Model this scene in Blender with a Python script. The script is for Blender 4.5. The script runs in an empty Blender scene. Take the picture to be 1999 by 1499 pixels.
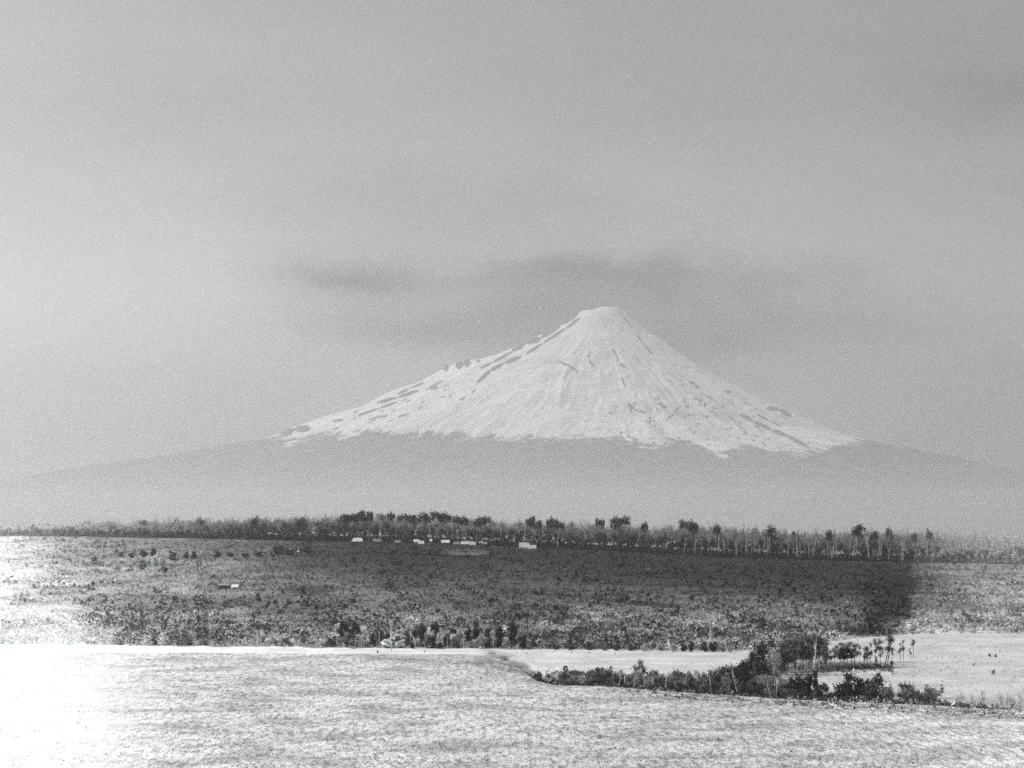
import bpy, math, random
import numpy as np
from mathutils import Vector, Matrix

rng = np.random.default_rng(7)
random.seed(11)
SC = bpy.context.scene
COL = SC.collection
F = 4330.0            # focal length in photo pixels (photo is 1999 wide)
CX, CY = 999.5, 749.5
HC = 40.0             # camera height above the near field
HOR = 1010.0          # photo row of the true horizon
PT = math.atan((HOR - CY) / F)
cP, sP = math.cos(PT), math.sin(PT)

# ------------------------------------------------------------------ helpers
def proj(x, y, z):
    """world point -> photo row / column of the survey camera"""
    dz = z - HC
    fw = y * cP + dz * sP
    up = -y * sP + dz * cP
    return CX + F * x / fw, CY - F * up / fw

def ray(px, py):
    sx, sy = (px - CX) / F, (CY - py) / F
    return sx, cP - sy * sP, sP + sy * cP

def sstep(a, b, v):
    t = np.clip((v - a) / (b - a), 0, 1)
    return t * t * (3 - 2 * t)

def vnoise(x, y, seed=0):
    xi = np.floor(x).astype(np.int64); yi = np.floor(y).astype(np.int64)
    fx = x - xi; fy = y - yi
    fx = fx * fx * (3 - 2 * fx); fy = fy * fy * (3 - 2 * fy)
    def h(a, b):
        n = (a * 374761393 + b * 668265263 + seed * 1274126177) & 0xFFFFFFFF
        n = ((n ^ (n >> 13)) * 1274126177) & 0xFFFFFFFF
        return ((n ^ (n >> 16)) & 0xFFFF) / 65535.0
    a = h(xi, yi); b = h(xi + 1, yi); c = h(xi, yi + 1); d = h(xi + 1, yi + 1)
    return (a * (1 - fx) + b * fx) * (1 - fy) + (c * (1 - fx) + d * fx) * fy

def fbm(x, y, octv=4, seed=0):
    s = 0.0; a = 0.5
    for o in range(octv):
        s = s + a * (vnoise(x * 2 ** o, y * 2 ** o, seed + o * 17) - 0.5)
        a *= 0.5
    return s

def mesh_obj(name, verts, faces, mat, parent=None, smooth=False, attrs=None):
    """verts (n,3) array, faces (m,k) array of equal-sided faces"""
    verts = np.asarray(verts, np.float32); faces = np.asarray(faces, np.int32)
    me = bpy.data.meshes.new(name)
    n, (m, k) = len(verts), faces.shape
    me.vertices.add(n); me.vertices.foreach_set('co', verts.ravel())
    me.loops.add(m * k); me.loops.foreach_set('vertex_index', faces.ravel())
    me.polygons.add(m)
    me.polygons.foreach_set('loop_start', np.arange(0, m * k, k, dtype=np.int32))
    me.polygons.foreach_set('loop_total', np.full(m, k, np.int32))
    if smooth: me.polygons.foreach_set('use_smooth', np.ones(m, bool))
    me.update(calc_edges=True)
    for an, av in (attrs or {}).items():
        at = me.attributes.new(an, 'FLOAT', 'POINT')
        at.data.foreach_set('value', np.asarray(av, np.float32).ravel())
    me.materials.append(mat)
    o = bpy.data.objects.new(name, me); COL.objects.link(o)
    if parent: o.parent = parent
    return o

def tag(o, label=None, cat=None, group=None, kind=None):
    if label: o['label'] = label
    if cat: o['category'] = cat
    if group: o['group'] = group
    if kind: o['kind'] = kind
    return o

def empty(name, loc, rz=0.0):
    o = bpy.data.objects.new(name, None); COL.objects.link(o)
    o.location = loc; o.rotation_euler = (0, 0, rz); o.empty_display_size = 0.5
    return o

class MB:
    """collects quads / tris"""
    def __init__(s): s.v = []; s.f = []
    def add(s, vs, fs):
        b = len(s.v); s.v += [tuple(p) for p in vs]
        for f in fs:
            f = [i + b for i in f]
            if len(f) == 3: f = f + [f[2]]
            s.f.append(f)
    def box(s, a, b):
        (x0, y0, z0), (x1, y1, z1) = a, b
        s.add([(x0,y0,z0),(x1,y0,z0),(x1,y1,z0),(x0,y1,z0),(x0,y0,z1),(x1,y0,z1),(x1,y1,z1),(x0,y1,z1)],
              [(0,3,2,1),(4,5,6,7),(0,1,5,4),(1,2,6,5),(2,3,7,6),(3,0,4,7)])
    def tube(s, pts, rad, n=5):
        pts = [Vector(p) for p in pts]; rings = []
        b = len(s.v)
        for i, p in enumerate(pts):
            d = (pts[min(i + 1, len(pts) - 1)] - pts[max(i - 1, 0)]).normalized()
            u = d.cross(Vector((0.31, 0.87, 0.2))).normalized(); w = d.cross(u)
            for k in range(n):
                a = 2 * math.pi * k / n
                s.v.append(tuple(p + (u * math.cos(a) + w * math.sin(a)) * rad[i]))
        for i in range(len(pts) - 1):
            for k in range(n):
                k2 = (k + 1) % n
                s.f.append([b + i * n + k, b + i * n + k2, b + (i + 1) * n + k2, b + (i + 1) * n + k])
    def quadcloud(s, cen, size, zs=1.0):
        for c in cen:
            u = Vector((random.gauss(0, 1), random.gauss(0, 1), random.gauss(0, 1))).normalized()
            w = u.cross(Vector((random.gauss(0, 1), random.gauss(0, 1), random.gauss(0, 1)))).normalized()
            a = size * random.uniform(0.6, 1.3); b2 = size * random.uniform(0.35, 0.8)
            c = Vector(c); u = Vector((u.x, u.y, u.z * zs)); w = Vector((w.x, w.y, w.z * zs))
            s.add([c - u * a, c - w * b2, c + u * a, c + w * b2], [(0, 1, 2, 3)])
    def mesh(s, name, mat):
        me = bpy.data.meshes.new(name)
        me.from_pydata(s.v, [], [f if f[2] != f[3] else f[:3] for f in s.f]); me.update()
        me.materials.append(mat); return me
    def build(s, name, mat, parent=None):
        o = bpy.data.objects.new(name, s.mesh(name, mat)); COL.objects.link(o)
        if parent: o.parent = parent
        return o

# ------------------------------------------------------------------ materials
def newmat(name, rough=0.9):
    m = bpy.data.materials.new(name); m.use_nodes = True
    nt = m.node_tree; b = nt.nodes['Principled BSDF']
    b.inputs['Roughness'].default_value = rough
    b.inputs['Specular IOR Level'].default_value = 0.15
    return m, nt, b
def N(nt, t, **kw):
    n = nt.nodes.new(t)
    for k, v in kw.items(): setattr(n, k, v)
    return n
def L(nt, a, b): nt.links.new(a, b)
def math_n(nt, op, a, b=None, clamp=False):
    n = N(nt, 'ShaderNodeMath', operation=op); n.use_clamp = clamp
    for i, v in enumerate((a, b)):
        if v is None: continue
        if isinstance(v, (int, float)): n.inputs[i].default_value = v
        else: L(nt, v, n.inputs[i])
    return n.outputs[0]
def maprange(nt, v, a, b, c, d, smooth=True):
    n = N(nt, 'ShaderNodeMapRange'); n.interpolation_type = 'SMOOTHSTEP' if smooth else 'LINEAR'
    L(nt, v, n.inputs['Value'])
    for k, x in zip(('From Min', 'From Max', 'To Min', 'To Max'), (a, b, c, d)): n.inputs[k].default_value = x
    return n.outputs['Result']
def noise(nt, vec, scale, detail=4, rough=0.55):
    n = N(nt, 'ShaderNodeTexNoise'); n.inputs['Scale'].default_value = scale
    n.inputs['Detail'].default_value = detail; n.inputs['Roughness'].default_value = rough
    L(nt, vec, n.inputs['Vector']); return n.outputs['Fac']
def geo_pos(nt): return N(nt, 'ShaderNodeNewGeometry').outputs['Position']
def scaled(nt, vec, s):
    n = N(nt, 'ShaderNodeVectorMath', operation='MULTIPLY'); L(nt, vec, n.inputs[0]); n.inputs[1].default_value = s
    return n.outputs[0]
def grey(nt, val, tint=(0.99, 0.99, 1.0)):
    n = N(nt, 'ShaderNodeVectorMath', operation='SCALE'); n.inputs[0].default_value = tint
    L(nt, val, n.inputs['Scale']); return n.outputs[0]
TD = (0.97, 1.01, 0.98)

def veg_mat(name, tr=0.25):
    """foliage / bark whose base tone is the object's own colour"""
    m, nt, b = newmat(name, 0.85)
    oi = N(nt, 'ShaderNodeObjectInfo')
    nz = noise(nt, geo_pos(nt), 0.9, 3)
    k = maprange(nt, nz, 0.35, 0.65, 0.65, 1.35)
    v = N(nt, 'ShaderNodeVectorMath', operation='SCALE'); L(nt, oi.outputs['Color'], v.inputs[0]); L(nt, k, v.inputs['Scale'])
    L(nt, v.outputs[0], b.inputs['Base Color'])
    if tr:
        t = N(nt, 'ShaderNodeBsdfTranslucent'); L(nt, v.outputs[0], t.inputs['Color'])
        mx = N(nt, 'ShaderNodeMixShader'); mx.inputs[0].default_value = tr
        L(nt, b.outputs[0], mx.inputs[1]); L(nt, t.outputs[0], mx.inputs[2])
        L(nt, mx.outputs[0], nt.nodes['Material Output'].inputs['Surface'])
    return m
def attr_mat(name, attr='tone', tr=0.2):
    m, nt, b = newmat(name, 0.9)
    a = N(nt, 'ShaderNodeAttribute', attribute_name=attr)
    g = grey(nt, a.outputs['Fac'], TD); L(nt, g, b.inputs['Base Color'])
    if tr:
        t = N(nt, 'ShaderNodeBsdfTranslucent'); L(nt, g, t.inputs['Color'])
        mx = N(nt, 'ShaderNodeMixShader'); mx.inputs[0].default_value = tr
        L(nt, b.outputs[0], mx.inputs[1]); L(nt, t.outputs[0], mx.inputs[2])
        L(nt, mx.outputs[0], nt.nodes['Material Output'].inputs['Surface'])
    return m
def paint_mat(name, val, var=0.15, scale=1.5):
    m, nt, b = newmat(name, 0.8)
    nz = noise(nt, geo_pos(nt), scale, 5)
    L(nt, grey(nt, maprange(nt, nz, 0.3, 0.7, val * (1 - var), val * (1 + var))), b.inputs['Base Color'])
    return m
M_LEAF = veg_mat('foliage', 0.25)
M_BARK = veg_mat('bark', 0.0)
M_SCRUB = attr_mat('scrub', 'tone', 0.2)
M_WHITE = paint_mat('whitewashed_boards', 0.72)
M_GREYW = paint_mat('weathered_boards', 0.16, 0.3)
M_ROOF = paint_mat('pale_roofing', 0.85, 0.08)
M_ROOFG = paint_mat('weathered_shingles', 0.3, 0.25)
M_DARK = paint_mat('dark_opening', 0.03)
M_BRICK = paint_mat('brick', 0.25)
def lin(g):
    g = np.asarray(g, float) / 255.0
    return np.where(g <= 0.04045, g / 12.92, ((g + 0.055) / 1.055) ** 2.4)

# ------------------------------------------------------------------ terrain
BASE_X = [-400, 0, 300, 640, 700, 850, 1030, 1200, 1400, 1600, 1850, 1999, 2400]
BASE_Y = [1040, 1043, 1047, 1054, 1055, 1058, 1066, 1074, 1085, 1091, 1097, 1100, 1104]
EDGE_X = [-300, 860, 950, 1010, 1045, 1080, 1180, 1300, 1450, 1600, 1750, 1999, 2300]
EDGE_Y = [1272, 1275, 1283, 1300, 1326, 1335, 1338, 1347, 1358, 1366, 1373, 1386, 1398]
SCRB_X = [-300, 0, 300, 640, 1000, 1440, 1540, 1640, 1740, 1999, 2300]
SCRB_Y = [1256, 1258, 1261, 1264, 1267, 1271, 1262, 1250, 1240, 1236, 1234]
YT = 2000.0
FARZ = -110.0
def pxof(x, y): return CX + F * x / np.maximum(y, 1.0)
def y0of(py): return HC * F / (py - HOR)          # distance of a row on flat ground
def yedge(px): return y0of(np.interp(px, EDGE_X, EDGE_Y))
def hz(x, y):
    x = np.asarray(x, float); y = np.asarray(y, float)
    px = pxof(x, y)
    zt = HC - (np.interp(px, BASE_X, BASE_Y) - HOR) / F * YT
    z = zt * sstep(640, YT + 500, y) ** 0.5 * np.clip((y - 690) / (YT - 690), 0, 1) ** 0.35 if False else zt * np.clip((y - 690) / (YT - 690), 0, 1.08) ** 1.15
    v = y - yedge(px)
    dep = 3.4 * sstep(1015, 1080, px) * (1 - 0.62 * sstep(1500, 1680, px))
    z = z - dep * sstep(0, 15, v) * (1 - sstep(30, 62, v))
    # gentle roll of the near field
    z = z + 0.9 * np.exp(-((px - 940) / 90) ** 2) * np.exp(-((v + 18) / 26) ** 2) * (y < 720)
    und = fbm(x / 60, y / 60, 4, 3)
    z = z + und * np.where(y < 680, 0.9, 1.6) + fbm(x / 9, y / 14, 3, 8) * 0.35
    # mound and dips in the dark flat under the village
    def bump(cx_, cy_, rx, ry, a):
        return a * np.exp(-((x - cx_) / rx) ** 2 - ((y - cy_) / ry) ** 2)
    z = z + bump(-92, 1560, 42, 60, 2.6) + bump(-30, 1540, 34, 50, 2.2) + bump(-15, 1700, 60, 40, 1.2)
    far = sstep(2250, 3600, y)
    z = z * (1 - far) + FARZ * far + fbm(x / 700, y / 700, 3, 5) * 20 * sstep(3600, 6000, y)
    return z
def ground_at(px, py, ymin=250.0, ymax=2250.0):
    """where the line of sight through a photo point first meets the ground"""
    dx, dy, dz = ray(px, py)
    ys = np.linspace(ymin, ymax, 2600)
    t = ys / dy
    hh = hz(dx * t, ys); rz = HC + dz * t
    idx = np.nonzero(rz <= hh)[0]
    i = idx[0] if len(idx) else len(ys) - 1
    y = ys[i]; x = dx * y / dy
    return float(x), float(y), float(hz(x, y))
def at_depth(px, y):
    sx, fy, fz = ray(px, 1150.0)
    x = sx * y / fy
    return float(x), float(y), float(hz(x, y))
def top_height(px, py, y, z0):
    dx, dy, dz = ray(px, py)
    return HC + dz * y / dy - z0

# tone tables: ground cover greys (grass, fern, scrub) with overexposure and smudge painted in
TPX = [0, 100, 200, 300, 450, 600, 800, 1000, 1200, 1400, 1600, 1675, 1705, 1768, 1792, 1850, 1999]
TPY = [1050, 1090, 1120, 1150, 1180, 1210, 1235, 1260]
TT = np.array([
 [235, 245, 250, 250, 255, 255, 255, 255],  # overexposed left edge, painted near white
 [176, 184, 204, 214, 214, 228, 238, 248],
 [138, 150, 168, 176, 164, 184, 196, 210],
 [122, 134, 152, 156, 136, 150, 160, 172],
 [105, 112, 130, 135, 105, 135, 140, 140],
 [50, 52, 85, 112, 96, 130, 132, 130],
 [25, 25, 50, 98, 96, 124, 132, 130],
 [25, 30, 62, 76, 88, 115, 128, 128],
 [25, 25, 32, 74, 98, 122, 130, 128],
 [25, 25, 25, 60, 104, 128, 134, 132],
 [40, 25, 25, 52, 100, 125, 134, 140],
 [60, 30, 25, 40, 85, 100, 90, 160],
 [65, 35, 20, 20, 25, 45, 60, 165],  # dark smudge painted into the tone of the slope
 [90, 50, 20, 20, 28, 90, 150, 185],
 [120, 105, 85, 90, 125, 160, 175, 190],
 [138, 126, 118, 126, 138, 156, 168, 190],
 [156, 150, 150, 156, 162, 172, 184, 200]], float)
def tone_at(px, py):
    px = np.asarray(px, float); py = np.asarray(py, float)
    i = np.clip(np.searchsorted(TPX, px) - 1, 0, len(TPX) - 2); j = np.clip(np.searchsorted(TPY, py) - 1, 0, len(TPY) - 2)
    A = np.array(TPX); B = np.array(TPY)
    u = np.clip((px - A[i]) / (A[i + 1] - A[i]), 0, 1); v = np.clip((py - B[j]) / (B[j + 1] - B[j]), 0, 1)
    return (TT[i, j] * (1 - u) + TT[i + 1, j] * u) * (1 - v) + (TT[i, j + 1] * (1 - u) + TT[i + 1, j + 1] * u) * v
def field_tone(px): return np.interp(px, [0, 180, 300, 500, 1000, 1500, 1800, 1999], [250, 240, 212, 196, 190, 180, 194, 206])  # whitens to the left as painted overexposure
def pale_tone(px): return np.interp(px, [0, 300, 700, 1100, 1500, 1999], [252, 244, 220, 198, 186, 188])  # left end bleached by the same painted overexposure

rows = np.concatenate([np.array([20, 60, 120, 180, 240, 290, 320]), y0of(np.arange(1530, 1215, -0.8))])
rows = np.concatenate([rows, np.linspace(rows[-1] + 1.5, 2060, 420)[:], np.linspace(2080, 3700, 50), np.geomspace(3900, 38500, 40)])
sc_ = np.concatenate([np.linspace(-0.6, -0.27, 30), np.linspace(-0.265, 0.265, 900), np.linspace(0.27, 0.6, 30)])
YY, SS = np.meshgrid(rows, sc_, indexing='ij')
XX = SS * YY + np.sign(SS) * (np.abs(SS) / 0.6) ** 3 * 100
ZZ = hz(XX, YY)
PX, PY = proj(XX, YY, ZZ)
pxn = PX + fbm(XX / 7, YY / 10, 4, 21) * 16 + fbm(XX / 22, YY / 60, 4, 23) * 60
pyn = PY + fbm(XX / 6, YY / 16, 4, 22) * 7
vE = YY - yedge(PX) + fbm(XX / 3, YY / 3, 3, 25) * 5
near = (1 - sstep(-1.5, 3, vE))
pale_strip = sstep(860, 1000, pxn)
scr = np.interp(PX, SCRB_X, SCRB_Y)
isscrub = (pyn < scr) & (YY > 560)
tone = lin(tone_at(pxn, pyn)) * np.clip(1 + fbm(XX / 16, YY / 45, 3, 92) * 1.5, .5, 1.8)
ft = lin(field_tone(pxn)); ft = ft * (1 - 0.6 * np.exp(-((PX - 1000) / 80) ** 2 - ((PY - 1298) / 20) ** 2) * np.clip(.9 + fbm(XX / 3, YY / 12, 4, 33) * 2.2, 0, 1.4)) * (1 - .25 * np.exp(-((PY - 1283) / 10) ** 2) * sstep(600, 800, PX))  # shade at the hill end painted dark into the near field
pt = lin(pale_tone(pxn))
fieldmask = np.where(isscrub, 0.0, np.where(near > 0.5, 1.0, 0.0))
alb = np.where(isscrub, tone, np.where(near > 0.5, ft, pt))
# inside the gully: dark fern floor
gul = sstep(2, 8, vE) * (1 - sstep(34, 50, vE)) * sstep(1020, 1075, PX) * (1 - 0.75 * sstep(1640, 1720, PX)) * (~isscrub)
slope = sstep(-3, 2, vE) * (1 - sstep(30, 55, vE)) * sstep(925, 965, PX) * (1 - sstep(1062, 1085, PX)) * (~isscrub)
alb = alb * (1 - slope) + slope * np.clip(0.3 + 0.9 * fbm(XX / 2, YY / 8, 4, 66), .06, .6)  # shaded right-facing hillside, its shade put into the colour
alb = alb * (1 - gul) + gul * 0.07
# rough band in front of the gully on the right, grove tree shadow painted on the ground
rough_b = np.exp(-((vE + 9) / 9) ** 2) * sstep(1180, 1330, PX) * (fbm(XX / 1.6, YY / 4, 3, 31) > 0.0)
alb = alb * (1 - 0.62 * rough_b)
grove_shade = np.exp(-((PX - 1640) / 105) ** 4 - ((PY - 1299) / 8) ** 4) * 0.75
grove_shade2 = np.exp(-((PX - 1545) / 60) ** 4 - ((PY - 1312) / 9) ** 4) * 0.5
alb = alb * (1 - np.clip(grove_shade + grove_shade2, 0, .85))
# dark ditch running down to the right, low scrubby rise on the left
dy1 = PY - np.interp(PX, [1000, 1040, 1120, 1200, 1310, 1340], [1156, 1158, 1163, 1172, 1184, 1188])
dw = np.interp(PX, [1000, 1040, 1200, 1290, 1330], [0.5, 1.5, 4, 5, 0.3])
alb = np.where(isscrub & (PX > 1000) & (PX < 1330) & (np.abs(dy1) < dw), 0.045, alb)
alb = np.where(isscrub & (((PX - 610) / 62) ** 2 + ((PY - 1149) / 8) ** 2 + fbm(XX / 5, YY / 20, 3, 77) * 1.2 < 1), alb * 0.5, alb)
alb = np.where(isscrub & (((PX - 905) / 52) ** 2 + ((PY - 1078) / 6) ** 2 < 1), 0.1, alb)
nr, nc = YY.shape
idx = np.arange(nr * nc).reshape(nr, nc)
gf = np.stack([idx[:-1, :-1], idx[:-1, 1:], idx[1:, 1:], idx[1:, :-1]], -1).reshape(-1, 4)
def ground_mat():
    m, nt, b = newmat('ground_cover', 0.95)
    a = N(nt, 'ShaderNodeAttribute', attribute_name='albedo'); fm = N(nt, 'ShaderNodeAttribute', attribute_name='field'); sm = N(nt, 'ShaderNodeAttribute', attribute_name='scrubby')
    p = geo_pos(nt)
    n1 = noise(nt, scaled(nt, p, (0.85, 0.16, 0.2)), 1.0, 6, 0.72)
    n2 = noise(nt, scaled(nt, p, (3.2, 0.42, 0.5)), 1.0, 5, 0.8)
    n3 = noise(nt, scaled(nt, p, (0.06, 0.05, 0.05)), 1.0, 5, 0.65)
    # mown / trampled field: dark streaks where the ground shows between the grass
    k = math_n(nt, 'MULTIPLY', maprange(nt, n1, 0.36, 0.58, 0.5, 1.15), maprange(nt, n2, 0.38, 0.56, 0.5, 1.12))
    k = math_n(nt, 'MULTIPLY', k, maprange(nt, n3, 0.36, 0.6, 0.7, 1.18))
    ks = math_n(nt, 'MULTIPLY', maprange(nt, n1, 0.36, 0.64, 0.45, 1.5), maprange(nt, n2, 0.4, 0.6, 0.55, 1.4))
    kp = math_n(nt, 'MULTIPLY', maprange(nt, n2, 0.35, 0.65, 0.72, 1.14), maprange(nt, n3, 0.35, 0.65, 0.84, 1.12))
    mx = N(nt, 'ShaderNodeMix'); L(nt, fm.outputs['Fac'], mx.inputs[0]); L(nt, kp, mx.inputs[2]); L(nt, k, mx.inputs[3])
    mx2 = N(nt, 'ShaderNodeMix'); L(nt, sm.outputs['Fac'], mx2.inputs[0]); L(nt, mx.outputs[0], mx2.inputs[2]); L(nt, ks, mx2.inputs[3])
    ws = N(nt, 'ShaderNodeAttribute', attribute_name='overexposure')
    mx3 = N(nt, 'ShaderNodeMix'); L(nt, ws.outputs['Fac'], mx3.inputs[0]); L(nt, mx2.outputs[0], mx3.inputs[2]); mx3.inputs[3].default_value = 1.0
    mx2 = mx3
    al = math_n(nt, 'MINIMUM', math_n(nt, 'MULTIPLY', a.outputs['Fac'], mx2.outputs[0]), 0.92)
    L(nt, grey(nt, al), b.inputs['Base Color'])
    bp = N(nt, 'ShaderNodeBump'); bp.inputs['Strength'].default_value = 0.5; bp.inputs['Distance'].default_value = 0.25
    L(nt, n2, bp.inputs['Height']); L(nt, bp.outputs[0], b.inputs['Normal'])
    return m
alb = np.where(YY > 2100, 0.08, alb)
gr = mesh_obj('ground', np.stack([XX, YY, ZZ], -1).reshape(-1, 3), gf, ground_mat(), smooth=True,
              attrs={'overexposure': 1 - sstep(60, 330, pxn + fbm(XX / 14, YY / 22, 4, 71) * 260 + 120 * sstep(1330, 1250, PY)), 'albedo': alb, 'field': fieldmask, 'scrubby': isscrub.astype(float)})  # mask of the overexposure painted on the left ground
tag(gr, kind='structure')

# ------------------------------------------------------------------ mountain
D = 26000.0
MP = D / F                                    # metres per photo pixel at the peak
PKX = 1185
LP = [(0,597),(14,599),(24,604),(50,607),(75,622),(100,641),(140,659),(180,680),(225,698),(262,709),(290,712),(318,722),(365,747),(415,764),(485,799),(560,822),(590,832),(640,851),(665,861),(785,884),(905,903),(985,914),(1100,935),(1300,965),(1550,1000),(1850,1040)]
RP = [(0,597),(10,601),(24,599),(30,604),(75,643),(135,686),(215,738),(285,776),(355,808),(415,838),(460,858),(575,884),(665,902),(760,922),(880,945),(1080,975),(1350,1010),(1750,1042)]
def prof(t, r): 
    a = np.array(t, float); return (HOR - np.interp(r, a[:, 0], a[:, 1])) * MP + HC
xs = np.concatenate([np.linspace(-11400, -7100, 90), np.linspace(-7060, 6900, 1180), np.linspace(6950, 11200, 80)])
ysl = np.concatenate([np.linspace(-10800, -6100, 60), np.linspace(-6060, 400, 300), np.linspace(450, 9000, 70)])
MY, MX = np.meshgrid(ysl, xs, indexing='ij')
x0 = (PKX - CX) * MP
R = np.hypot(MX, MY); TH = np.arctan2(MY, MX)
wx = fbm(MX / 1500, MY / 1500, 3, 41) * 500 * sstep(300, 3000, R)
Rw = np.clip(R + wx * np.abs(np.sin(TH)), 0, None)
w = 0.5 + 0.5 * np.cos(TH)
hL = prof(LP, Rw / MP); hR = prof(RP, Rw / MP)
MZ = hL * (1 - w) + hR * w
# radial gullies and ridges
amp = 44 * sstep(500, 2200, R) * (1 - sstep(4200, 8500, R) * 0.75) * (0.15 + 0.85 * np.abs(np.sin(TH)) ** 0.7)
g1 = 1 - 2 * np.abs(vnoise(TH * 9 + fbm(MX / 900, MY / 900, 2, 2) * 1.2, np.log(R + 200) * 1.3, 51) - 0.5) * 2
g2 = 1 - 2 * np.abs(vnoise(TH * 27 + fbm(MX / 500, MY / 500, 2, 9) * 1.5, np.log(R + 200) * 3, 52) - 0.5) * 2
MZ = MZ + amp * (0.6 * g1 + 0.28 * g2) * 0.55 + fbm(MX / 220, MY / 220, 4, 55) * 45 * sstep(100, 900, R) + fbm(MX / 60, MY / 60, 3, 59) * 12
MXw = MX + x0; MYw = MY + D
PXm, PYm = proj(MXw, MYw, MZ)
STROKES = [  # exposed rock, as (half width, points)
 (4.4,[(1130,610),(1095,634),(1055,660),(1040,668)]),(2.6,[(1133,620),(1105,641),(1060,670),(1025,692)]),(4.6,[(1054,659),(1024,671),(1000,685)]),(2.2,[(1002,686),(960,708),(938,719)]),
 (3.4,[(1018,696),(985,709),(957,723),(931,748)]),(5,[(866,722),(874,717)]),(5,[(889,716),(904,712),(918,708)]),(2.5,[(930,706),(938,704)]),
 (1.8,[(827,747),(800,758),(775,770)]),(3,[(818,762),(775,776),(736,787)]),(1.6,[(866,742),(830,762)]),(2.4,[(840,760),(856,756)]),
 (2,[(775,785),(740,797),(700,811)]),(1.2,[(757,810),(717,820)]),(6,[(606,836),(575,838),(545,852)]),(2.2,[(672,819),(650,822)]),(1.3,[(700,800),(690,806)]),
 (1.2,[(1206,604),(1218,620),(1236,641)]),(1.9,[(1243,653),(1254,668),(1275,694)]),(1.4,[(1093,707),(1112,714),(1134,730)]),(1.4,[(1153,683),(1148,699),(1159,715)]),
 (1.6,[(1195,680),(1203,694),(1208,709),(1224,719)]),(1.5,[(1213,736),(1220,753)]),(2.6,[(1345,744),(1357,751),(1363,759)]),(1.8,[(1417,764),(1427,766)]),(2.6,[(1408,793),(1413,795)]),
 (2,[(1288,784),(1290,792),(1302,797)]),(4,[(1497,796),(1520,799),(1546,813)]),(3.4,[(1445,809),(1470,822),(1507,840),(1535,850),(1579,873)]),(1.4,[(1478,809),(1500,821),(1527,833)]),
 (1.1,[(1432,822),(1450,840)]),(2,[(1224,786),(1240,800)]),(1.8,[(1246,803),(1262,806)]),(1.4,[(1380,772),(1392,780)]),(1.6,[(1300,820),(1315,808),(1325,795)])]
r2 = random.Random(5)
for _ in range(64):
    a, b = r2.gauss(1300, 75), r2.uniform(768, 868)
    ang = r2.uniform(0.1, 1.3) * r2.choice((1, 1, -1)); l_ = r2.uniform(2, 9)
    STROKES.append((r2.uniform(0.7, 1.9), [(a, b), (a + l_ * math.cos(ang), b + l_ * math.sin(ang))]))
for _ in range(34):
    a = r2.uniform(1330, 1500); b = r2.uniform(0, 1) ** 0.7 * 75 + 735 + (a - 1330) * 0.45
    STROKES.append((r2.uniform(0.6, 1.5), [(a, b), (a + r2.uniform(3, 12), b + r2.uniform(1, 7))]))
for _ in range(26):
    a = r2.uniform(640, 930); b = 722 + (930 - a) * 0.36 + r2.uniform(8, 50)
    STROKES.append((r2.uniform(0.6, 1.3), [(a, b), (a + r2.uniform(4, 16), b - r2.uniform(2, 8))]))
rock = np.full(MX.shape, -30.0)
for hw, pts in STROKES:
    for (ax, ay), (bx, by) in zip(pts[:-1], pts[1:]):
        m = (PXm > min(ax, bx) - 14) & (PXm < max(ax, bx) + 14) & (PYm > min(ay, by) - 14) & (PYm < max(ay, by) + 14) & (MY < 500)
        qx, qy = PXm[m] - ax, PYm[m] - ay; ex, ey = bx - ax, by - ay
        t = np.clip((qx * ex + qy * ey) / (ex * ex + ey * ey), 0, 1)
        d = np.hypot(qx - t * ex, qy - t * ey)
        rock[m] = np.maximum(rock[m], hw * (1.25 - 1.1 * np.abs(2 * t - 1) ** 3) * .85 - d)
SNX = [300, 545, 560, 610, 650, 680, 720, 800, 900, 950, 1070, 1150, 1250, 1330, 1400, 1440, 1500, 1560, 1610, 1640, 1680, 1720, 1850, 2100]
SNY = [840, 850, 860, 850, 846, 852, 838, 846, 846, 852, 850, 855, 862, 868, 880, 868, 870, 880, 880, 864, 855, 845, 840, 830]
snow = np.where(MY < 500, np.interp(PXm, SNX, SNY) - PYm, (MZ - 900) / MP)
for (ax, ay, bx, by, hw) in ((609, 843, 562, 866, 3.5), (702, 845, 661, 857, 2.5), (1480, 850, 1580, 885, 2), (1395, 885, 1418, 892, 1.5)):
    ex, ey = bx - ax, by - ay
    t = np.clip(((PXm - ax) * ex + (PYm - ay) * ey) / (ex * ex + ey * ey), 0, 1)
    d = np.hypot(PXm - ax - t * ex, PYm - ay - t * ey)
    snow = np.where(MY < 500, np.maximum(snow, (hw - d) * 3), snow)
snow = snow + np.where(snow > -25, (g2 * 7 + g1 * 5), 0) * (MY < 500)
scour = np.clip(1.4 * vnoise(TH * 34 + fbm(MX / 300, MY / 300, 3, 4) * 3, np.log(R + 200) * 4, 81) - .75, 0, 1) * (.5 + fbm(MX / 900, MY / 900, 3, 83) * 2).clip(0, 1.4) * sstep(120, 900, R)
MZ = MZ + np.clip(rock, 0, 4) * np.where((PXm > 860) & (PXm < 925), 11, 3.5) * sstep(-1, 1, -MY / 500 + 1)
MZ = np.maximum(MZ, FARZ - 30)
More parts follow.
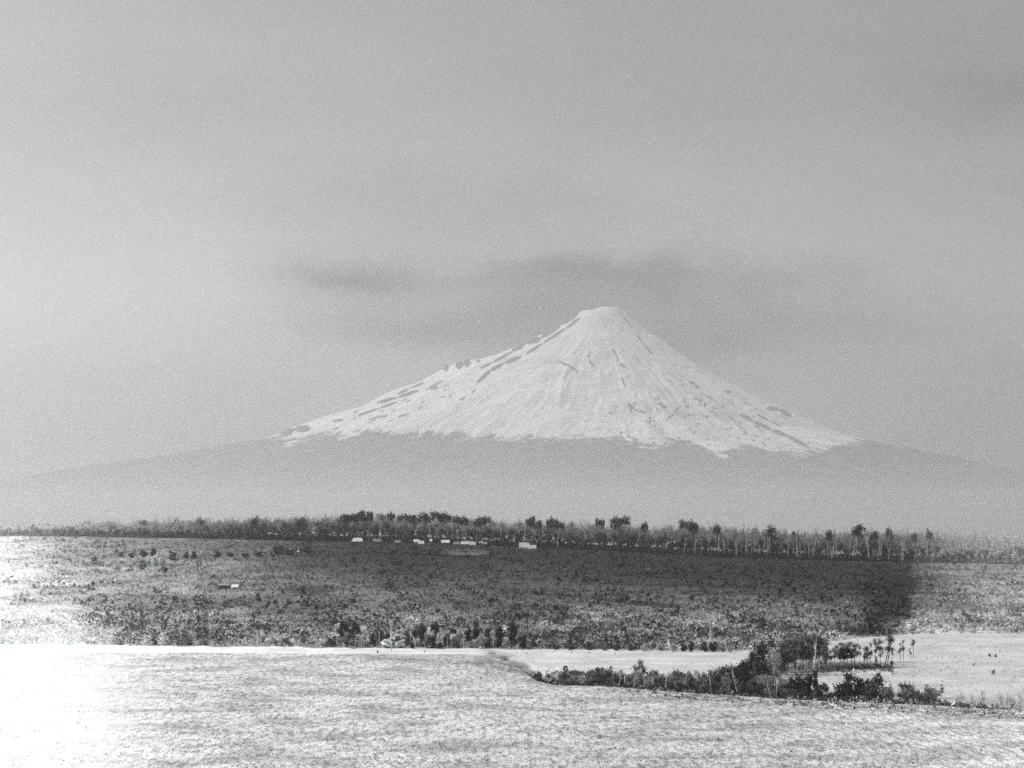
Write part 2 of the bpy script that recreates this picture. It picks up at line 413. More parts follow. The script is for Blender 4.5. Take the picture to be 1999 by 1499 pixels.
# forested lower slopes are rougher
MZ = MZ + (snow < 0) * fbm(MX / 90, MY / 90, 3, 61) * 16 * sstep(-150, 0, MZ)
def mountain_mat():
    m, nt, b = newmat('snow_rock_and_bush', 0.8)
    p = geo_pos(nt)
    s = N(nt, 'ShaderNodeAttribute', attribute_name='snow').outputs['Fac']; rk = N(nt, 'ShaderNodeAttribute', attribute_name='rock').outputs['Fac']
    n1 = noise(nt, p, 1 / 160, 6, 0.65); n2 = noise(nt, p, 1 / 40, 5, 0.7); n3 = noise(nt, p, 1 / 900, 4, 0.55); n4 = noise(nt, p, 1 / 75, 6, 0.75)
    off = math_n(nt, 'MULTIPLY', math_n(nt, 'SUBTRACT', n1, 0.5), 52)
    off2 = math_n(nt, 'MULTIPLY', math_n(nt, 'SUBTRACT', n2, 0.5), 22)
    sf = maprange(nt, math_n(nt, 'ADD', s, math_n(nt, 'ADD', off, off2)), -4, 5, 0, 1)
    roff = math_n(nt, 'MULTIPLY', math_n(nt, 'SUBTRACT', n4, 0.44), 6.5)
    rf = maprange(nt, math_n(nt, 'ADD', rk, roff), -1.0, 1.0, 0, 1.0)
    sco = N(nt, 'ShaderNodeAttribute', attribute_name='scour').outputs['Fac']
    snowc = math_n(nt, 'MULTIPLY', maprange(nt, n3, 0.35, 0.65, 0.76, 0.85), math_n(nt, 'SUBTRACT', 1.0, math_n(nt, 'MULTIPLY', sco, 0.75)))
    c = N(nt, 'ShaderNodeMix'); L(nt, rf, c.inputs[0]); L(nt, snowc, c.inputs[2]); c.inputs[3].default_value = 0.03
    zz_ = N(nt, 'ShaderNodeSeparateXYZ'); L(nt, p, zz_.inputs[0])
    low = maprange(nt, math_n(nt, 'ADD', zz_.outputs[2], math_n(nt, 'MULTIPLY', math_n(nt, 'SUBTRACT', n3, 0.5), 500)), 560, 0, 0, 1)   # haze painted as a paler tone toward the foot
    bush = math_n(nt, 'ADD', maprange(nt, n1, 0.35, 0.65, 0.06, 0.15), math_n(nt, 'MULTIPLY', low, 0.12))
    c2 = N(nt, 'ShaderNodeMix'); L(nt, sf, c2.inputs[0]); L(nt, bush, c2.inputs[2]); L(nt, c.outputs[0], c2.inputs[3])
    L(nt, grey(nt, c2.outputs[0]), b.inputs['Base Color'])
    bp = N(nt, 'ShaderNodeBump'); bp.inputs['Strength'].default_value = 0.4; bp.inputs['Distance'].default_value = 18
    L(nt, n2, bp.inputs['Height']); L(nt, bp.outputs[0], b.inputs['Normal'])
    return m
nr, nc = MX.shape; idx = np.arange(nr * nc).reshape(nr, nc)
gf = np.stack([idx[:-1, :-1], idx[:-1, 1:], idx[1:, 1:], idx[1:, :-1]], -1).reshape(-1, 4)
mt = mesh_obj('mountain', np.stack([MXw, MYw, MZ], -1).reshape(-1, 3), gf, mountain_mat(), smooth=True, attrs={'snow': snow, 'rock': rock, 'scour': scour})
tag(mt, 'snow covered volcanic cone with streaks of bare rock rising behind the forest', 'mountain', kind='structure')

#VEG0
# ------------------------------------------------------------------ plant templates (unit height)
def clump_pts(n, rx, rz, cz, k, spread, lo=None):
    cs = []
    while len(cs) < k:
        p = [random.uniform(-1, 1) for _ in range(3)]
        r = math.sqrt(sum(c * c for c in p))
        if r > 1 or r < 0.35: continue
        z = cz + p[2] * rz
        if lo is not None and z < lo: continue
        cs.append((p[0] * rx, p[1] * rx, z))
    pts = []
    for i in range(n):
        c = cs[i % k]
        pts.append((c[0] + random.gauss(0, spread), c[1] + random.gauss(0, spread), max(0.02, c[2] + random.gauss(0, spread * 0.8))))
    return pts, cs
def t_round(i):
    t = MB(); lean = random.uniform(-.05, .05)
    t.tube([(0, 0, -.03), (lean * .5, 0, .3), (lean, 0, .62)], [.03, .022, .014])
    pts, cs = clump_pts(760, .38, .15, .83, 18, .06, .66); pts = [(p[0], p[1], p[2] if p[2] > .6 else .62) for p in pts]
    for c in cs[:7]: t.tube([(lean * .8, 0, .48), (c[0] * .6, c[1] * .6, .6), (c[0], c[1], c[2])], [.012, .008, .004], 4)
    c_ = MB(); c_.quadcloud(pts, .055, .45); return t, c_
def t_feather(i):
    t = MB(); c_ = MB(); lean = random.uniform(-.08, .08)
    t.tube([(0, 0, -.03), (lean * .4, 0, .4), (lean, 0, .85)], [.022, .016, .006])
    pts = []
    for k in range(random.randint(11, 15)):
        a = random.uniform(0, 6.28); z0 = random.uniform(.25, .65); r = random.uniform(.12, .34); z1 = min(1, z0 + random.uniform(.2, .42))
        p1 = (r * .5 * math.cos(a), r * .5 * math.sin(a), (z0 + z1) / 2 - .03); p2 = (r * math.cos(a), r * math.sin(a), z1)
        t.tube([(lean * z0, 0, z0), p1, p2], [.012, .008, .004], 4)
        for j in range(34):
            q = random.uniform(.35, 1.1)
            pts.append(tuple(p1[m] + (p2[m] - p1[m]) * (q * 2 - 1 if q > .5 else 0) + random.gauss(0, .045) for m in range(3)))
    c_.quadcloud(pts, .036, .4); return t, c_
def t_dead(i):
    t = MB(); c_ = MB(); lean = random.uniform(-.1, .1)
    t.tube([(0, 0, -.03), (lean * .3, 0, .35), (lean, .02, .75), (lean * 1.2 + random.uniform(-.04, .04), 0, 1)], [.034, .028, .018, .006])
    for k in range(random.randint(4, 8)):
        a = random.uniform(0, 6.28); z0 = random.uniform(.35, .85); r = random.uniform(.06, .2)
        c_.tube([(lean * z0, 0, z0), (r * .6 * math.cos(a), r * .6 * math.sin(a), z0 + .06), (r * math.cos(a), r * math.sin(a), z0 + random.uniform(.1, .22))], [.014, .011, .005], 4)
    return t, c_
def t_pole(i):
    t = MB(); l = random.uniform(-.05, .05)
    t.tube([(0, 0, -.03), (l * .6, .01, .35), (l, 0, .7), (l * 1.1, 0, .92)], [.013, .011, .008, .004])
    pts, cs = clump_pts(620, .13, .36, .63, 16, .04, .25)
    pts = [(p[0] + l, p[1], min(p[2], 1.0)) for p in pts]
    for c in cs[:5]: t.tube([(l, 0, .55), (c[0] * .7 + l, c[1] * .7, c[2])], [.006, .003], 4)
    c_ = MB(); c_.quadcloud(pts, .042, .28); return t, c_
def t_bush(i):
    t = MB(); pts, cs = clump_pts(1000, .44, .50, .44, 24, .085, .02)
    for c in cs[:7]: t.tube([(0, 0, -.05), (c[0] * .5, c[1] * .5, c[2] * .4), (c[0], c[1], c[2])], [.03, .02, .008], 4)
    c_ = MB(); c_.quadcloud(pts, .062); return t, c_
def t_bushy(i):
    t = MB(); t.tube([(0, 0, -.03), (0.01, 0, .3), (0, 0, .55)], [.03, .024, .01])
    pts, cs = clump_pts(900, .34, .40, .57, 18, .075, .15)
    for c in cs[:6]: t.tube([(0, 0, .3), (c[0], c[1], c[2])], [.014, .005], 4)
    c_ = MB(); c_.quadcloud(pts, .055, .5); return t, c_
def t_wisp(i):
    t = MB(); c_ = MB(); l = random.uniform(-.15, .15); pts = []
    t.tube([(0, 0, -.03), (l * .4, .01, .4), (l, 0, .95)], [.04, .03, .01], 4)
    for k in range(8):
        a = random.uniform(0, 6.28); z = random.uniform(.42, .97); r = random.uniform(.05, .3) * (1.2 - z * .6); q = (l * z + r * math.cos(a), r * math.sin(a), z)
        t.tube([(l * z, 0, z - .12), q], [.018, .006], 4)
        for j in range(22): pts.append((q[0] + random.gauss(0, .09), q[1] + random.gauss(0, .09), min(1.02, q[2] + random.gauss(0, .035))))
    c_.quadcloud(pts, .09, .25); return t, c_
def t_sprig(i):
    t = MB(); c_ = MB(); pts = []
    for k in range(9):
        a = random.uniform(0, 6.28); r = random.uniform(.05, .32); h = random.uniform(.55, 1)
        t.tube([(0, 0, -.03), (r * .4 * math.cos(a), r * .4 * math.sin(a), h * .5), (r * math.cos(a), r * math.sin(a), h)], [.015, .010, .004], 4)
        for j in range(12): q = random.uniform(.4, 1); pts.append((r * q * math.cos(a) + random.gauss(0, .03), r * q * math.sin(a) + random.gauss(0, .03), h * q + random.gauss(0, .03)))
    c_.quadcloud(pts, .05, .25); return t, c_
TPL = {}
for kind, fn, nv in (('round', t_round, 6), ('feather', t_feather, 8), ('dead', t_dead, 8), ('pole', t_pole, 7), ('bush', t_bush, 8), ('bushy', t_bushy, 6), ('wisp', t_wisp, 5)):
    TPL[kind] = []
    for i in range(nv):
        a, b = fn(i)
        TPL[kind].append((a, b, a.mesh(kind + '_trunk', M_BARK), b.mesh(kind + '_crown', M_LEAF)))
NAMES = {'round': ('round_crowned_tree', 'trunk', 'crown', 'tree'), 'feather': ('feathery_tree', 'trunk', 'crown', 'tree'),
         'dead': ('dead_tree', 'trunk', 'branches', 'dead tree'), 'pole': ('slender_tree', 'trunk', 'crown', 'tree'),
         'bush': ('bush', 'stem', 'foliage', 'bush'), 'bushy': ('bushy_tree', 'trunk', 'crown', 'tree'), 'wisp': ('sapling', 'stem', 'foliage', 'sapling')}
PLANTS = []
def col(v, tint=TD): return (v * tint[0], v * tint[1], v * tint[2], 1)
def put(kind, px, top, y, wpx, leaf, bark, grp, look=None, label=None, base=None, tilt=0.0):
    """stand a plant on the ground at depth y (or on photo row base), reaching photo row top"""
    if base is not None: x, y, z = ground_at(px, base)
    else: x, y, z = at_depth(px, y)
    if y < 620: leaf = leaf * 1.5 + .015
    h = max(0.5, top_height(px, top, y, z)); wm = wpx * y / F
    if kind in ('round',): s = wm / .84
    elif kind == 'bush': s = wm / 1.05
    elif kind == 'pole': s = wm / .32
    elif kind == 'bushy': s = wm / .78
    elif kind == 'dead': s = max(wm / .34, h * .55)
    else: s = wm / .66
    nm, pa, pb, cat = NAMES[kind]
    r = empty(nm, (x, y, z - 0.05), random.uniform(0, 6.28)); r.scale = (s, s, h)
    if tilt: r.rotation_euler = (0, tilt, random.uniform(-.3, .3))
    v = random.choice(TPL[kind])
    for part, me, c in ((pa, v[2], bark), (pb, v[3], bark if kind == 'dead' else leaf)):
        o = bpy.data.objects.new(part, me); COL.objects.link(o); o.parent = r; o.color = col(c)
    tag(r, label, cat, grp)
    if not label: PLANTS.append((grp, look, px, r))
    return r

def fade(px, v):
    """washed-out light painted into the plant tones at both ends of the view"""
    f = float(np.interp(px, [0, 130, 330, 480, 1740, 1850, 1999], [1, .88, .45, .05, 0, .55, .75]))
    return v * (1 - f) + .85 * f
topline = lambda px: float(np.interp(px, [-50, 60, 150, 300, 500, 650, 760, 900, 1100, 1250, 1400, 1550, 1700, 1850, 2050], [1028, 1024, 1020, 1016, 1014, 1008, 1009, 1015, 1022, 1028, 1031, 1038, 1038, 1042, 1046]))
G_BUSH = 'trees of the far bush line under the mountain'
# the round dark crowns standing out on the skyline
RC = [(281,1015,22),(389,1011,18),(672,1005,24),(690,1002,30),(709,998,18),(722,999,17),(749,1003,24),(763,1001,13),(787,1004,20),(806,1006,22),(829,1002,24),(852,999,26),(870,1003,19),(896,1007,23),(913,1015,15),(933,1015,13),(945,1008,23),(1033,1008,20),(1050,1016,14),(1078,1012,19),(1095,1020,16),(1171,1012,15),(1213,1008,28),(1201,1017,16),(1259,1020,12),(1340,1015,24),(1355,1022,16),(1400,1025,12),(1509,1021,20),(1679,1026,20),(1737,1032,14),(1619,1037,12),(1554,1037,13),(1708,1037,12),(1786,1041,12),(1815,1034,13),(211,1017,18),(499,1009,18),(587,1008,20),(560,1020,16)]
for px, tp, w_ in RC:
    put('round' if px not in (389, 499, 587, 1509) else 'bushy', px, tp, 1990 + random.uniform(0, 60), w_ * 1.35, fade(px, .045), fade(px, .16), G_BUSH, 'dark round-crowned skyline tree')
put('dead', 318, 996, 1985, 14, .2, .12, G_BUSH, label='leaning dead tree poking above the far bush line near its left end', tilt=.55)
put('dead', 1115, 1013, 1985, 9, .2, .2, G_BUSH, label='thin dead spar above the far bush line between two round crowns')
# feathery grey canopy
px = -30.0
while px < 2040:
    w_ = random.uniform(16, 26); dn = random.uniform(-5, 7)
    tone_ = .3 + .14 * math.exp(-((px - 880) / 230) ** 2) + random.uniform(-.05, .07)
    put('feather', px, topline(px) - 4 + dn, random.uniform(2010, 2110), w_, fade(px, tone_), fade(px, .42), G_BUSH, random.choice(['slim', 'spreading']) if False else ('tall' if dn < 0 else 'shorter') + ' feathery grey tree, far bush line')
    px += random.uniform(6.5, 9.5)
# darker bushy trees half hidden in front
px = -20.0
while px < 2030:
    b_ = float(np.interp(px, BASE_X, BASE_Y))
    dk = random.uniform(.03, .07)
    tp = topline(px) * .52 + b_ * .48 + random.uniform(-9, 4) - (4 if px < 1100 else 3)
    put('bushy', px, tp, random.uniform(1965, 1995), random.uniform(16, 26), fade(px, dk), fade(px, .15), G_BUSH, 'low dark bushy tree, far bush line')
    px += random.uniform(11, 17)
# pale bare trunks in front of the bush
for i in range(96):
    px = random.choice([random.uniform(1380, 1860), random.uniform(650, 1100), random.uniform(1380, 1860), random.uniform(150, 1400)])
    b_ = float(np.interp(px, BASE_X, BASE_Y)); tl = topline(px)
    put('dead', px, random.uniform(tl + 6, tl + (b_ - tl) * .55), random.uniform(1958, 1975), random.uniform(3, 6), .5, random.uniform(.4, .75), G_BUSH, 'pale bare dead tree, far bush line', tilt=random.uniform(-.14, .14))

# scattered bushes on the open fern land
G_OPEN = 'bushes on the open fern land'
for px, tp, bs, w_, v in [(236,1077,1088,14,.12),(257,1078,1089,14,.12),(281,1073,1087,17,.09),(299,1070,1086,15,.08),(262,1089,1103,15,.75),(279,1093,1112,17,.25),(291,1084,1101,16,.8),(303,1082,1102,18,.85),(316,1087,1103,14,.75),(322,1104,1117,13,.06),(336,1083,1094,15,.07),(348,1079,1095,7,.6),(364,1078,1090,13,.07),(379,1076,1090,14,.07),(394,1073,1085,9,.75),(407,1077,1086,9,.6),(425,1078,1088,15,.08),(450,1078,1087,15,.07),(462,1075,1086,9,.4),(480,1078,1087,20,.06),(505,1076,1087,22,.05),(545,1064,1082,24,.05),(566,1069,1084,22,.045),(600,1066,1082,26,.04),(225,1100,1112,13,.7),(210,1096,1106,12,.8),(185,1085,1095,14,.3)]:
    put('bush', px, tp, None, w_, v, v, G_OPEN, 'pale leafless bush on the open fern land' if v > .35 else 'dark bush on the open fern land', base=bs)
# dead-and-regrowing stand behind the pale field
G_ST = 'bushes and dead trunks behind the pale field'
for px, tp, bs, w_, v in [(670,1212,1258,26,.04),(690,1210,1256,24,.045),(728,1236,1262,14,.05),(756,1233,1263,20,.06),(741,1222,1260,14,.12),(822,1213,1262,20,.045),(849,1210,1256,18,.05),(842,1243,1265,24,.05),(873,1236,1264,15,.06),(912,1216,1263,17,.04),(931,1208,1262,22,.055),(951,1226,1264,15,.06),(978,1216,1265,20,.05),(998,1206,1265,24,.04),(1021,1236,1265,18,.06),(1045,1238,1264,16,.1),(795,1228,1261,18,.2),(777,1240,1264,14,.09),(838,1232,1263,26,.33),(938,1236,1265,28,.4),(1032,1244,1266,13,.5),(891,1240,1264,20,.25),(714,1246,1263,14,.4),(965,1246,1265,16,.3),(860,1252,1266,12,.06),(648,1238,1262,18,.14),(805,1252,1266,10,.07),
    (1258,1255,1271,13,.6),(1290,1250,1270,14,.4),(1315,1254,1272,12,.5),(1335,1253,1272,13,.07),(1350,1252,1272,12,.06),(1375,1252,1272,14,.08),(1392,1248,1272,16,.05),(1410,1256,1272,13,.4),(1425,1256,1273,12,.5),(1232,1259,1270,12,.1),(1205,1256,1270,14,.09),(1180,1257,1270,12,.2),(1150,1254,1269,14,.1),(1115,1256,1269,14,.12),(1085,1256,1268,14,.1)]:
    put('bush' if bs - tp < 40 else 'bushy', px, tp, None, w_ * 1.1, v, v * 1.6, G_ST, 'pale leafless bush behind the pale field' if v > .24 else 'dark green bush behind the pale field', base=bs)
for px, tp, bs, w_, v in [(715,1229,1264,5,.6),(741,1227,1264,5,.6),(764,1210,1272,9,.8),(782,1208,1264,6,.7),(808,1240,1266,6,.75),(819,1240,1264,4,.6),(757,1166,1226,7,.07),(905,1244,1266,5,.7),(911,1195,1232,10,.6),(963,1216,1266,5,.6),(962,1176,1222,5,.35),(1013,1203,1260,9,.6),(1026,1232,1262,4,.5),(984,1236,1265,5,.6),(838,1205,1240,5,.45),(874,1238,1266,4,.6),(942,1200,1235,5,.4),(1167,1228,1248,4,.75),(1391,1196,1252,22,.75),(1386,1208,1252,12,.7),(990,1172,1220,5,.4),(694,1230,1262,4,.5),(1058,1225,1262,3,.5),(858,1222,1256,4,.5),(1345,1245,1271,3,.5),(1412,1246,1272,3,.5)]:
    put('dead', px, tp, None, w_, v, v, G_ST, 'bare white dead trunk behind the pale field' if v > .2 else 'bare dark dead trunk behind the pale field', base=bs, tilt=random.uniform(-.06, .06))

for i in range(52):
    px = random.uniform(655, 1062); tp = random.uniform(1212, 1250); v = random.choice([.6, .75, .9, .5, .05, .3])
    put('bush', px, tp, None, random.uniform(13, 26), v, v, G_ST, 'pale leafless bush behind the pale field' if v > .24 else 'dark green bush behind the pale field', base=min(1265, tp + random.uniform(14, 24)))
for i in range(34):
    px = random.uniform(690, 1060); tp = random.uniform(1198, 1240)
    put('dead', px, tp, None, 4, .7, random.uniform(.55, .85), G_ST, 'bare white dead trunk behind the pale field', base=min(1265, tp + random.uniform(20, 38)), tilt=random.uniform(-.12, .12))

# the grove of tall slender trees
G_GR = 'slender trees of the grove on the pale field'
for i in range(30):
    px = 1521 + i * 3.15 + random.uniform(-1.5, 1.5)
    if px > 1616: break
    tp = float(np.interp(px, [1510, 1530, 1555, 1580, 1600, 1618], [1252, 1243, 1240, 1238, 1241, 1252])) + random.uniform(-2, 4)
    bk = random.choice([.12, .3, .55, .6])
    put('pole', px, tp, random.uniform(565, 592) - max(0, (1560 - px)) * .3, random.uniform(14, 21), random.uniform(.05, .15), bk, G_GR,
        'tall slender ' + ('pale' if bk > .2 else 'dark') + '-trunked tree of the dense grove')
put('dead', 1587, 1244, 560, 6, .8, .85, G_GR, label='tall bare white trunk standing in front of the dense grove', tilt=.02)
for px, tp, bs, w_, v, kd in [(1473,1266,1326,32,.045,'bushy'),(1490,1253,1328,36,.04,'bushy'),(1504,1247,1326,34,.045,'bushy'),(1481,1284,1334,38,.06,'bush'),(1463,1290,1334,30,.045,'bush'),(1499,1288,1334,34,.1,'bush'),(1521,1258,1322,34,.05,'bushy'),(1471,1276,1322,26,.08,'bushy'),(1534,1268,1318,28,.07,'bushy'),(1511,1262,1334,28,.3,'bushy'),(1518,1276,1336,24,.24,'bush'),(1600,1248,1306,24,.045,'bushy'),(1611,1256,1304,16,.05,'bushy')]:
    put(kd, px, tp, None, w_, v, .55 if kd == 'bushy' else v, 'leafy trees at the edge of the grove', ('pale' if v > .2 else 'dark') + ' leafy ' + ('tree' if kd == 'bushy' else 'bush') + ' at the left edge of the grove' if px < 1560 else 'dark leafy tree at the right edge of the grove', base=bs)
for px, tp, bs, w_, v, kd in [(1630,1257,1303,11,.06,'pole'),(1639,1251,1304,14,.045,'pole'),(1647,1252,1306,15,.04,'pole'),(1655,1254,1303,13,.05,'pole'),(1663,1250,1304,16,.04,'pole'),(1668,1248,1302,13,.045,'pole'),(1651,1262,1302,14,.06,'pole'),(1643,1262,1300,11,.05,'pole'),
    (1679,1258,1300,7,.14,'wisp'),(1687,1262,1301,7,.1,'pole'),(1693,1255,1303,14,.06,'pole'),(1699,1252,1300,9,.09,'wisp'),(1709,1247,1303,9,.09,'wisp'),(1719,1246,1302,14,.05,'pole'),(1727,1238,1300,16,.05,'wisp'),(1733,1236,1292,15,.06,'wisp'),(1742,1264,1292,5,.12,'pole'),(1757,1252,1291,8,.12,'wisp'),(1764,1247,1289,9,.1,'wisp'),(1783,1245,1286,8,.09,'wisp'),(1777,1262,1288,5,.15,'wisp'),(1711,1278,1300,6,.08,'pole'),(1622,1268,1304,8,.09,'wisp')]:
    put(kd, px, tp, None, w_ * (1.5 if px < 1672 else 1.25), v, .1 if px > 1672 else random.choice([.12, .4]), 'scattered saplings right of the grove', ('slender leafy' if kd == 'pole' else 'thin wispy') + ' tree in the open line right of the grove', base=bs, tilt=.22 if px in (1727, 1733) else 0)

# gully thicket
G_GU = 'bushes filling the gully'
gt = lambda px: float(np.interp(px, [1050, 1075, 1130, 1175, 1215, 1240, 1300, 1345, 1375, 1400, 1420, 1450, 1480, 1530, 1575, 1620, 1660, 1700, 1745], [1316, 1310, 1308, 1300, 1306, 1308, 1310, 1306, 1312, 1302, 1298, 1300, 1312, 1322, 1330, 1338, 1345, 1346, 1350]))
def gully_row(x0_, x1_, step, voff, sink, vals, look):
    px = x0_
    while px < x1_:
        yE = float(yedge(px)); tp = gt(px) + sink + random.uniform(-2, 6)
        v = random.choice(vals)
        put('bush', px, tp, yE + voff + random.uniform(-3, 3), random.uniform(24, 38), v, v * 2, G_GU, look if v < .2 else look.replace('dark', 'grey'))
        px += random.uniform(*step)
gully_row(1078, 1560, (11, 16), 38, 0, [.07, .1, .16, .25, .35, .45], 'dark bush, far side of the gully')
gully_row(1072, 1600, (12, 17), 26, 9, [.06, .08, .12, .2, .3], 'dark bush, middle of the gully')
gully_row(1078, 1640, (13, 18), 14, 18, [.05, .06, .09, .16], 'dark bush, near lip of the gully')
for px, tp, bs, w_, v, kd, lb in [
    (1249,1284,1332,26,.07,'bushy','lone umbrella-shaped tree rising from the middle of the gully thicket'),
    (1412,1300,1338,30,.045,'bush','dark spreading bush left of the grove, lower of a stepped pair'),
    (1425,1296,1338,26,.04,'bush','dark bush stepping up toward the grove'),
    (1445,1287,1338,28,.045,'bush','tall dark bush just left of the grove, highest of a stepped pair'),
    (1562,1313,1348,42,.03,'bush','broad black-looking round bush at the foot of the grove'),
    (1584,1300,1346,18,.035,'bush','narrow upright dark bush at the foot of the white trunk'),
    (1605,1334,1358,26,.045,'bush','low dark bush right of the broad round bush'),
    (1643,1326,1361,32,.04,'bush','smooth dark dome-shaped bush, left of the three right-hand domes'),
    (1664,1313,1361,34,.035,'bush','tallest dark dome bush with a pale dead top behind it'),
    (1684,1326,1362,28,.05,'bush','grey sloping bush between two dark domes'),
    (1706,1316,1364,32,.05,'bush','dark flat-topped bush with a pale skirt, right of the tallest dome'),
    (1712,1330,1365,34,.3,'bush','pale twiggy bush below the flat-topped dark bush'),
    (1729,1334,1364,22,.2,'bush','grey bush trailing off right of the flat-topped bush'),
    (1767,1332,1362,26,.07,'bush','isolated grey bush with a spike at its top'),
    (1773,1334,1360,22,.2,'bush','pale half of the isolated spiked bush'),
    (1801,1338,1364,26,.1,'bush','lone striped dome bush right of the spiked bush'),
    (1815,1336,1364,28,.28,'bush','pale leafy side of the lone dome bush'),
    (1824,1340,1364,12,.45,'wisp','pale wispy stems between the dome bush and the dark post-like shrub'),
    (1838,1334,1363,10,.08,'pole','dark post-like shrub at the right end of the bushes'),
    (1068,1300,1325,12,.65,'bush','pale bleached bush at the head of the gully'),
    (1086,1303,1322,12,.7,'bush','second pale bleached bush at the head of the gully'),
    (1052,1308,1330,13,.07,'bush','dark bush at the very head of the gully under the hill'),
    (1667,1302,1316,12,.7,'dead','pale dead top sticking up behind the tallest dome bush'),
    (1104,1299,1312,12,.06,'bush','small dark bush above the head of the gully'),
    (1712,1296,1304,18,.04,'bush','low dark bush at the foot of the open tree line'),
    (1741,1289,1297,9,.05,'bush','small round dark bush at the base of a lone sapling'),
    (1932,1274,1282,6,.28,'bush','tiny dark bush near the right edge of the pale field'),
    (1944,1275,1283,7,.28,'bush','tiny dark bush nearest the right edge, beside another'),
    (1939,1305,1317,8,.3,'bush','small dark bush alone by the right edge'),
    (1901,1292,1299,8,.4,'bush','faint grey bush on the pale field at far right')]:
    if 1590 <= px <= 1850 and kd == 'bush' and bs > 1330 or px in (1562, 1584, 1412, 1425, 1445):
        put(kd, px, tp, float(yedge(px)) + (24 if px < 1590 else 12) + random.uniform(-3, 3), w_ * 1.5, v, v * 2, G_GU, label=lb)
    else: put(kd, px, tp, None, w_, v, .5 if kd == 'bushy' else v * 1.5, G_GU, label=lb, base=bs)
for px in (1205, 1218, 1236, 1262, 1275, 1390, 1443, 1506, 1512, 1300, 1330):
    put('dead', px, gt(px) + random.uniform(-2, 6), float(yedge(px)) + 11, 4, .8, .75, G_GU, 'thin white dead stem in the gully', tilt=random.uniform(-.2, .2))
for i in range(16):
    px = random.uniform(1852, 1990)
    put('feather', px, random.uniform(1343, 1362), float(yedge(px)) + random.uniform(6, 20), random.uniform(9, 20), .5, .4, 'wispy saplings trailing off to the right', 'faint wispy young tree right of the lone dome bush')
for i in range(16):
    px = 1795 + i * 12 + random.uniform(-3, 3)
    put('feather', px, random.uniform(1158, 1180), None, random.uniform(13, 20), random.uniform(.18, .4), .5, 'pale trees on the open land at far right', 'pale grey tree on the open land at far right', base=random.uniform(1202, 1212))

# ---- one label per plant: its look plus what it stands next to
ORD = ['first', 'second', 'third', 'fourth', 'fifth', 'sixth', 'seventh', 'eighth', 'ninth', 'tenth', 'eleventh', 'twelfth', 'thirteenth', 'fourteenth', 'fifteenth', 'sixteenth', 'seventeenth', 'eighteenth', 'nineteenth', 'twentieth']
MARKS = {G_BUSH: [(-200, 'the photo edge'), (318, 'the leaning dead tree'), (698, 'the hipped-roof hut'), (869, 'the white gabled barn'), (1023, 'the large white house'), (1213, 'the lone domed skyline tree'), (1340, 'the twin-domed skyline tree'), (1509, 'the spiky skyline crown'), (1679, 'the broad ragged skyline crown')],
         G_GU: [(0, 'the head of the gully'), (1249, 'the lone umbrella-shaped tree'), (1445, 'the tallest gully bush')],
         G_ST: [(0, 'the left end of the stand'), (764, 'the forked white trunk'), (911, 'the tall forked dead trunk'), (1167, 'the short white stump')]}
seen = {}
for grp, look, px, r in sorted(PLANTS, key=lambda t: t[2]):
    mk = ''
    for mx_, nm in MARKS.get(grp, []):
        if px > mx_: mk = nm
    k = (grp, look, mk); n = seen[k] = seen.get(k, 0) + 1
    o_ = ORD[n - 1] if n <= 20 else str(n) + 'th'
    if mk.startswith(('the photo', 'the left e', 'the head')): r['label'] = f'{look}, {o_} from {mk}'
    elif mk: r['label'] = f'{look}, {o_} right of {mk}'
    else: r['label'] = f'{look}, {o_} from the left'

# ------------------------------------------------------------------ fallen logs, stumps, boulders
def log_(px0, py0, px1, py1, rpx, v, label, arch=0.0):
    x0_, y0_, z0_ = ground_at((px0 + px1) / 2, max(py0, py1) + 3)
    k = y0_ / F; Lm = math.hypot(px1 - px0, 0) * k; dz = (py0 - py1) * k
    b = MB(); pts = []
    for i in range(7):
        t = i / 6; pts.append(((t - .5) * Lm, (t - .5) * 1.5, .3 + max(0, dz) * t + max(0, -dz) * (1 - t) + arch * math.sin(math.pi * t)))
    b.tube(pts, [rpx * k * (1 - .6 * i / 6) for i in range(7)], 7)
    o = b.build('fallen_log', M_BARK); o.location = (x0_, y0_, z0_); o.color = col(v, (1, 1, 1))
    br = MB()
    for t in (.35, .6, .85): 
        p = Vector(pts[int(t * 6)]); br.tube([p, p + Vector((.5, -.2, .7)), p + Vector((.9, -.3, .9))], [.08, .05, .02], 4)
    c = br.build('broken_limb', M_BARK, o); c.color = col(v, (1, 1, 1))
    tag(o, label, 'fallen log', 'fallen logs among the scrub')
log_(873, 1234, 903, 1232, 1.6, .8, 'pale arching fallen log in the dead stand', .9)
log_(1034, 1217, 1079, 1226, 1.2, .6, 'long pale fallen log sloping right of the dead stand')
log_(512, 1077, 532, 1066, 1.5, .6, 'pale fallen log sloping up beside dark bushes at left')
log_(1700, 1152, 1722, 1158, 1.0, .35, 'grey fallen log on the dark slope at right')
log_(1478, 1148, 1506, 1158, 1.2, .5, 'pale fallen log lying on the dark slope below the bush')
